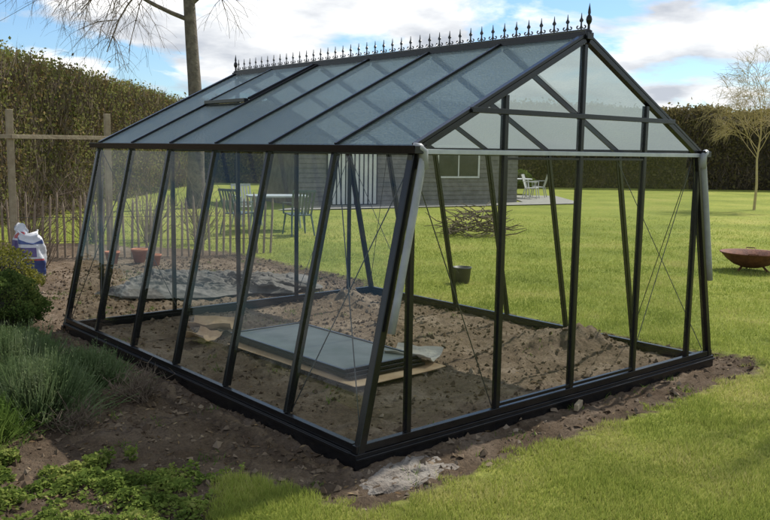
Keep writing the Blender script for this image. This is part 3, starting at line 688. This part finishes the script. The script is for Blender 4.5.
def tree(loc,name,trunkpts,rads,starts,m1,m2,label,seed,maxd=4,spread=.6,droop=.1,cat="tree",rmin=.003):
    rg=np.random.default_rng(seed); e=empty(name,loc,GRID_ROT,label,cat); parts=[tube(trunkpts,rads,14,False)];tw=[]
    for p,d,r,l in starts: branch(parts,tw,p,d,r,l,1,maxd,spread,droop,rg,rmin)
    obj("trunk",parts,m1,parent=e,smooth=True); obj("crown",tw,m2,parent=e)
tree(S(-5.4,24),"bare_tree",[(0,0,-.1),(.03,0,1.2),(.06,0,2.6),(0,.05,3.6),(-.07,.1,4.6),(-.12,.1,5.6),(-.2,.1,7),(-.3,0,8.5),(-.4,0,10)],[.29,.23,.2,.18,.17,.16,.13,.1,.05],
 [((-.1,.1,5.2),(-.95,0,.4),.07,3.2),((-.12,.1,5.6),(.85,-.2,.6),.07,2.4),((-.15,.1,6),(-.9,-.3,.15),.06,3.6),((-.2,.1,6.6),(.8,.3,.4),.07,2.8),((-.2,.1,7.2),(-.5,.5,.8),.07,2.5),((-.3,0,8.2),(.4,-.4,.9),.05,2.2),((-.2,.1,5.9),(-.97,.2,.02),.05,3.4),((-.2,.1,6.4),(-1,0,.1),.05,3.8)],
 BARK,TWIG,"large bare deciduous tree with thick trunk and hanging twigs",5,4,.6,.26)
tree(S(11.75,27),"willow_tree",[(0,0,-.1),(.03,0,.8),(-.02,0,1.6),(.05,0,2.4),(.02,0,3.2)],[.045,.038,.032,.026,.016],
 [((0,0,1.6),(-.4,.2,.9),.012,1.5),((0,0,1.8),(.4,-.2,.9),.012,1.5),((.03,0,2.2),(-.35,-.3,.95),.012,1.4),((.05,0,2.4),(.35,.3,.95),.012,1.4),((.02,0,2.9),(-.2,.1,1),.011,1.3),((.02,0,3.1),(.2,0,1),.011,1.3),((0,0,1.9),(-.7,0,.7),.012,1.3),((0,0,2.6),(.7,.1,.6),.011,1.2),((0,0,2.3),(-.6,.3,.8),.012,1.4),((0,0,2.8),(-.5,-.2,.9),.011,1.3),((0,0,1.7),(-.7,-.3,.8),.011,1.4),((0,0,2.1),(.6,.3,.8),.011,1.4)],
 WILLOW,WILLOW,"small bare willow tree with thin yellow twigs",9,4,.4,.12,rmin=.0042)
tree(S(6.8,9.3),"bare_tree",[(0,0,-.1),(.05,0,1.5),(0,.05,3),(.05,0,4.4),(0,0,6),(0,0,7.6)],[.14,.11,.09,.075,.05,.025],
 [((0,0,3.4),(-.5,0,.7),.04,1.8),((0,0,3.8),(.7,.2,.6),.035,1.9),((0,0,4.3),(-.2,-.8,.5),.035,1.8),((0,0,4.8),(.2,.8,.5),.03,1.8),((0,0,5.4),(-.6,-.3,.7),.03,1.7),((0,0,6.0),(.5,.3,.8),.03,1.6),((0,0,6.6),(-.3,0,1),.025,1.4),((0,0,7.2),(.1,.1,1),.02,1.3)],
 BARK,TWIG,"bare garden tree standing on the lawn beside the greenhouse",31,3,.5,.03)

# ------------------------------------------------------------ shrubs
def ballpts(n,c,r,rg,shell=.25):
    v=rg.normal(size=(n,3)); v/=np.linalg.norm(v,axis=1)[:,None]; v[:,2]=np.abs(v[:,2])*1.0-.25*(rg.random(n)<.35)
    lump=1+.16*np.sin(v[:,0]*7+c[0])*np.cos(v[:,1]*6)+.1*np.sin(v[:,2]*11)
    rad=(1-shell*rg.random(n)**1.5)*lump
    return np.array(c)+v*np.array(r)*rad[:,None], v
BOX=leafmat("box_leaves",[(.04,.066,.02),(.08,.122,.031),(.13,.17,.047),(.19,.21,.06)],.4,5)
BOXY=leafmat("golden_shrub_leaves",[(.1,.11,.022),(.19,.19,.04),(.3,.28,.06)],.35,5)
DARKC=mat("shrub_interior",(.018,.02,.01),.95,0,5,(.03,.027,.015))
def shrub(name,a,d,r,h,n,ls,m,label,cat="shrub",seed=1):
    rg=np.random.default_rng(seed); c=S(a,d,h*.45)
    P,v=ballpts(n,c,(r,r,h*.58),rg); P[:,2]=np.maximum(P[:,2],.01)
    lf=leaves(P,ls*(.6+.8*rg.random(n)),v+rg.normal(size=(n,3))*.8,.6)
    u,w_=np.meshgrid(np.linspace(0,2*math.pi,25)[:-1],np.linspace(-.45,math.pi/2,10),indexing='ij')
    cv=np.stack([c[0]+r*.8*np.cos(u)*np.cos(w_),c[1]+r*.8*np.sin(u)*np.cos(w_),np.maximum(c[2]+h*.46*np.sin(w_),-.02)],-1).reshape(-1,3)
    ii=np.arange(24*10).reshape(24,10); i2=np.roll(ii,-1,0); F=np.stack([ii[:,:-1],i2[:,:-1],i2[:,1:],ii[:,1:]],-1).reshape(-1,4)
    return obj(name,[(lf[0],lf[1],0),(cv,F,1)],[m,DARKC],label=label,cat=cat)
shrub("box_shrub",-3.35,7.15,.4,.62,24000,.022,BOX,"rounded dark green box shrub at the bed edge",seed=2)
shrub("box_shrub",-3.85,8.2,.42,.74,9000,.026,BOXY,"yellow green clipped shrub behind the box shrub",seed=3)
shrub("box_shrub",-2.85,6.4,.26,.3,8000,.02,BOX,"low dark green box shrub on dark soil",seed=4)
LAV=leafmat("lavender_leaves",[(.066,.1,.04),(.12,.17,.068),(.185,.235,.11),(.26,.29,.165)],.35,4)
def tuft(name,a,d,r,h,n,label,m,seed,w=.004,cat="plant"):
    rg=np.random.default_rng(seed); c=np.array(S(a,d,0)); q=rg.normal(size=(n,2))*r*.42
    rad=np.hypot(q[:,0],q[:,1]); B=np.column_stack([c[0]+q[:,0],c[1]+q[:,1],np.full(n,-.01)])
    hh_=h*(.5+.5*rg.random(n))*np.clip(1.1-(rad/r)**2*.6,.3,1); out=q/(r+1e-9)*.32*h
    up=np.column_stack([out,hh_])+rg.normal(size=(n,3))*h*.13
    az=rg.random(n)*6.28; s_=np.column_stack([np.cos(az),np.sin(az),0*az])*w
    M1=B+up*.55+np.column_stack([-out*.12,0*az]); T=B+up
    V=np.stack([B-s_*.6,B+s_*.6,M1+s_,T,M1-s_],1).reshape(-1,3)
    st=(V,np.arange(5*n).reshape(n,5))
    k=4; t=rg.uniform(.25,1,(n*k)); id2=np.repeat(np.arange(n),k); C=B[id2]+up[id2]*t[:,None]+rg.normal(size=(n*k,3))*.01
    lf=leaves(C,.028,up[id2]/np.linalg.norm(up[id2],axis=1)[:,None]+rg.normal(size=(n*k,3))*.6,.18,rg)
    return obj(name,[st,lf],m,label=label,cat=cat)
tuft("lavender_bush",-2.25,5.3,.3,.37,3400,"bushy grey green lavender clump on dark soil",LAV,11)
tuft("lavender_bush",-2.7,6.0,.34,.4,3400,"bushy grey green lavender clump beside the box shrub",LAV,12)
tuft("lavender_bush",-2.15,6.0,.24,.26,2000,"small grey green lavender clump on dark soil",LAV,13)
tuft("herb_plant",-2.4,4.8,.25,.25,1500,"upright green herb clump beside the lavender",WEED,14)
GC=leafmat("ground_cover_leaves",[(.066,.1,.024),(.135,.19,.04),(.215,.265,.06),(.32,.32,.1)],.4,5)
n=90000; aa=rng.uniform(-2.5,-.74,n); d_=rng.uniform(3.2,4.8,n)
P=np.column_stack([CAM[0]+F2[0]*d_+R2[0]*aa,CAM[1]+F2[1]*d_+R2[1]*aa]); dens=fnoise(P[:,0],P[:,1],5.5,3)
ok=(dens>.37)&(sdist(P[:,0],P[:,1])>.05)&(d_<4.36+.5*(dens-.5))&(rng.random(n)<(dens-.33)*2.2)
P=P[ok]; dn=dens[ok]; C=np.column_stack([P,gz(P[:,0],P[:,1])+.008+rng.random(len(P))*.22*(dn-.33).clip(0,.4)])
lf=leaves(C,.014+.024*rng.random(len(C)),np.column_stack([rng.normal(size=(len(C),2)),rng.normal(size=len(C))*.35]),.6)
obj("ground_cover",[lf],GC,kind="stuff",label="low leafy green ground cover on dark soil")
def twiggy(a,d,h,seed,label,m=TWIG,spr=.4,n=38):
    rg=np.random.default_rng(seed); parts=[]
    c=np.array(S(a,d,-.02))
    for i in range(n):
        dr_=np.array([rg.normal()*spr,rg.normal()*spr,1]); dr_/=np.linalg.norm(dr_); l=h*rg.uniform(.5,1); s_=min(1,h)
        pts=[c+rg.normal(size=3)*[.05,.05,0]]
        for j in range(4): dr_=dr_+rg.normal(size=3)*.12; pts.append(pts[-1]+dr_/np.linalg.norm(dr_)*l/4)
        parts.append(tube(pts,np.array([.007,.006,.005,.004,.002])*(.35+.65*s_),4,False))
        for j in range(4):
            t=pts[rg.integers(1,5)]; d2=rg.normal(size=3)*[.5,.5,.3]+[0,0,.6]; parts.append(tube([t,t+d2*h*.15,t+d2*h*.28],np.array([.004,.003,.001])*(.35+.65*s_),3,False))
    return obj("bare_shrub",parts,m,label=label,cat="shrub")
for a,d,h,sd_ in ((-6.0,14.2,1.5,1),(-5.2,15.0,1.6,2),(-4.3,15.2,1.3,3),(-7.0,13.6,1.7,4),(-3.3,15.0,1.2,6)):
    twiggy(a,d,h,sd_,"leafless twiggy brown shrub beside the fence")
twiggy(-4.9,11.9,.8,5,"low leafless shrub on the garden bed")
twiggy(-1.68,5.65,.28,15,"small dry brown twiggy plant beside the lavender",TWIG,.8,70)
twiggy(-1.9,5.05,.2,16,"small dry brown twiggy plant beside the lavender",TWIG,.9,60)
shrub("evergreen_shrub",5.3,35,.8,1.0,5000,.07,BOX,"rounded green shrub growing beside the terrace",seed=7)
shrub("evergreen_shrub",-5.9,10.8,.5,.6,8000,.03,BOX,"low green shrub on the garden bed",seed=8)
for i in range(2):
    A_=np.array(S(-34,66,8.8+i*.9)); B_=np.array(S(8,6,9.4+i*.9))
    P=[tuple(A_*(1-t)+B_*t+np.array([0,0,-2.2*t*(1-t)])) for t in np.linspace(0,1,24)]
    obj("overhead_cable",[tube(P,.011,5)],DK,label="thin dark overhead cable crossing the sky",cat="cable",group="overhead cables")

# ------------------------------------------------------------ light and sky
AZ,EL=math.radians(86),math.radians(50)
sunv=Vector((math.sin(AZ)*math.cos(EL),math.cos(AZ)*math.cos(EL),math.sin(EL)))
ld=bpy.data.lights.new("sun",'SUN'); ld.energy=5.0; ld.angle=math.radians(.8); ld.color=(1,.95,.87)
lo=bpy.data.objects.new("sun",ld); COL.objects.link(lo); lo.rotation_euler=(-sunv).to_track_quat('-Z','Y').to_euler()
w=bpy.data.worlds.new("World"); scene.world=w; w.use_nodes=True; nt=w.node_tree; N=nt.nodes.new; K=nt.links.new
bg=nt.nodes['Background']; bg.inputs['Strength'].default_value=.15
sky=N('ShaderNodeTexSky'); sky.sky_type='NISHITA'; sky.sun_disc=False; sky.sun_elevation=EL; sky.sun_rotation=AZ; sky.air_density=1; sky.dust_density=.4; sky.ozone_density=1.5
tc=N('ShaderNodeTexCoord'); sp=N('ShaderNodeSeparateXYZ'); K(tc.outputs['Generated'],sp.inputs[0])
az_=N('ShaderNodeMath'); az_.operation='ADD'; az_.inputs[1].default_value=.22; K(sp.outputs['Z'],az_.inputs[0])
mx_=N('ShaderNodeMath'); mx_.operation='MAXIMUM'; mx_.inputs[1].default_value=.05; K(az_.outputs[0],mx_.inputs[0])
dv1=N('ShaderNodeMath'); dv1.operation='DIVIDE'; K(sp.outputs['X'],dv1.inputs[0]); K(mx_.outputs[0],dv1.inputs[1])
dv2=N('ShaderNodeMath'); dv2.operation='DIVIDE'; K(sp.outputs['Y'],dv2.inputs[0]); K(mx_.outputs[0],dv2.inputs[1])
cb=N('ShaderNodeCombineXYZ'); K(dv1.outputs[0],cb.inputs[0]); K(dv2.outputs[0],cb.inputs[1]); cb.inputs[2].default_value=3.1
n1=N('ShaderNodeTexNoise'); n1.inputs['Scale'].default_value=1.7; n1.inputs['Detail'].default_value=9; n1.inputs['Roughness'].default_value=.56; n1.inputs['Distortion'].default_value=.3; K(cb.outputs[0],n1.inputs['Vector'])
r1=N('ShaderNodeValToRGB'); r1.color_ramp.elements[0].position=.45; r1.color_ramp.elements[1].position=.54; K(n1.outputs['Fac'],r1.inputs['Fac'])
n2=N('ShaderNodeTexNoise'); n2.inputs['Scale'].default_value=2.3; n2.inputs['Detail'].default_value=6; mp=N('ShaderNodeMapping'); mp.inputs['Location'].default_value=(4,2,1); K(cb.outputs[0],mp.inputs[0]); K(mp.outputs[0],n2.inputs['Vector'])
r2=N('ShaderNodeValToRGB'); r2.color_ramp.elements[0].position=.4; r2.color_ramp.elements[1].position=.62; r2.color_ramp.elements[0].color=(3.9,4.2,4.7,1); r2.color_ramp.elements[1].color=(8.8,8.8,8.7,1); K(n2.outputs['Fac'],r2.inputs['Fac'])
sm=N('ShaderNodeMix'); sm.data_type='RGBA'; sm.blend_type='MULTIPLY'; sm.inputs[0].default_value=1; sm.inputs[7].default_value=(.68,.84,1,1); K(sky.outputs['Color'],sm.inputs[6])
mc=N('ShaderNodeMix'); mc.data_type='RGBA'; K(r1.outputs['Color'],mc.inputs[0]); K(sm.outputs[2],mc.inputs[6]); K(r2.outputs['Color'],mc.inputs[7]); K(mc.outputs[2],bg.inputs['Color'])

# ------------------------------------------------------------ camera
cp,spn=math.cos(PITCH),math.sin(PITCH)
f=np.array([F2[0]*cp,F2[1]*cp,-spn]); r=np.array([R2[0],R2[1],0.]); u=np.cross(r,f)
c,s=math.cos(ROLL),math.sin(ROLL); r2v=c*r+s*u; u2v=-s*r+c*u
cam=bpy.data.cameras.new("camera"); co=bpy.data.objects.new("camera",cam); COL.objects.link(co)
co.matrix_world=Matrix(((r2v[0],u2v[0],-f[0],CAM[0]),(r2v[1],u2v[1],-f[1],CAM[1]),(r2v[2],u2v[2],-f[2],CAM[2]),(0,0,0,1)))
cam.sensor_width=36; cam.lens=36*FPX/770; cam.clip_start=.05; cam.clip_end=2000
scene.camera=co
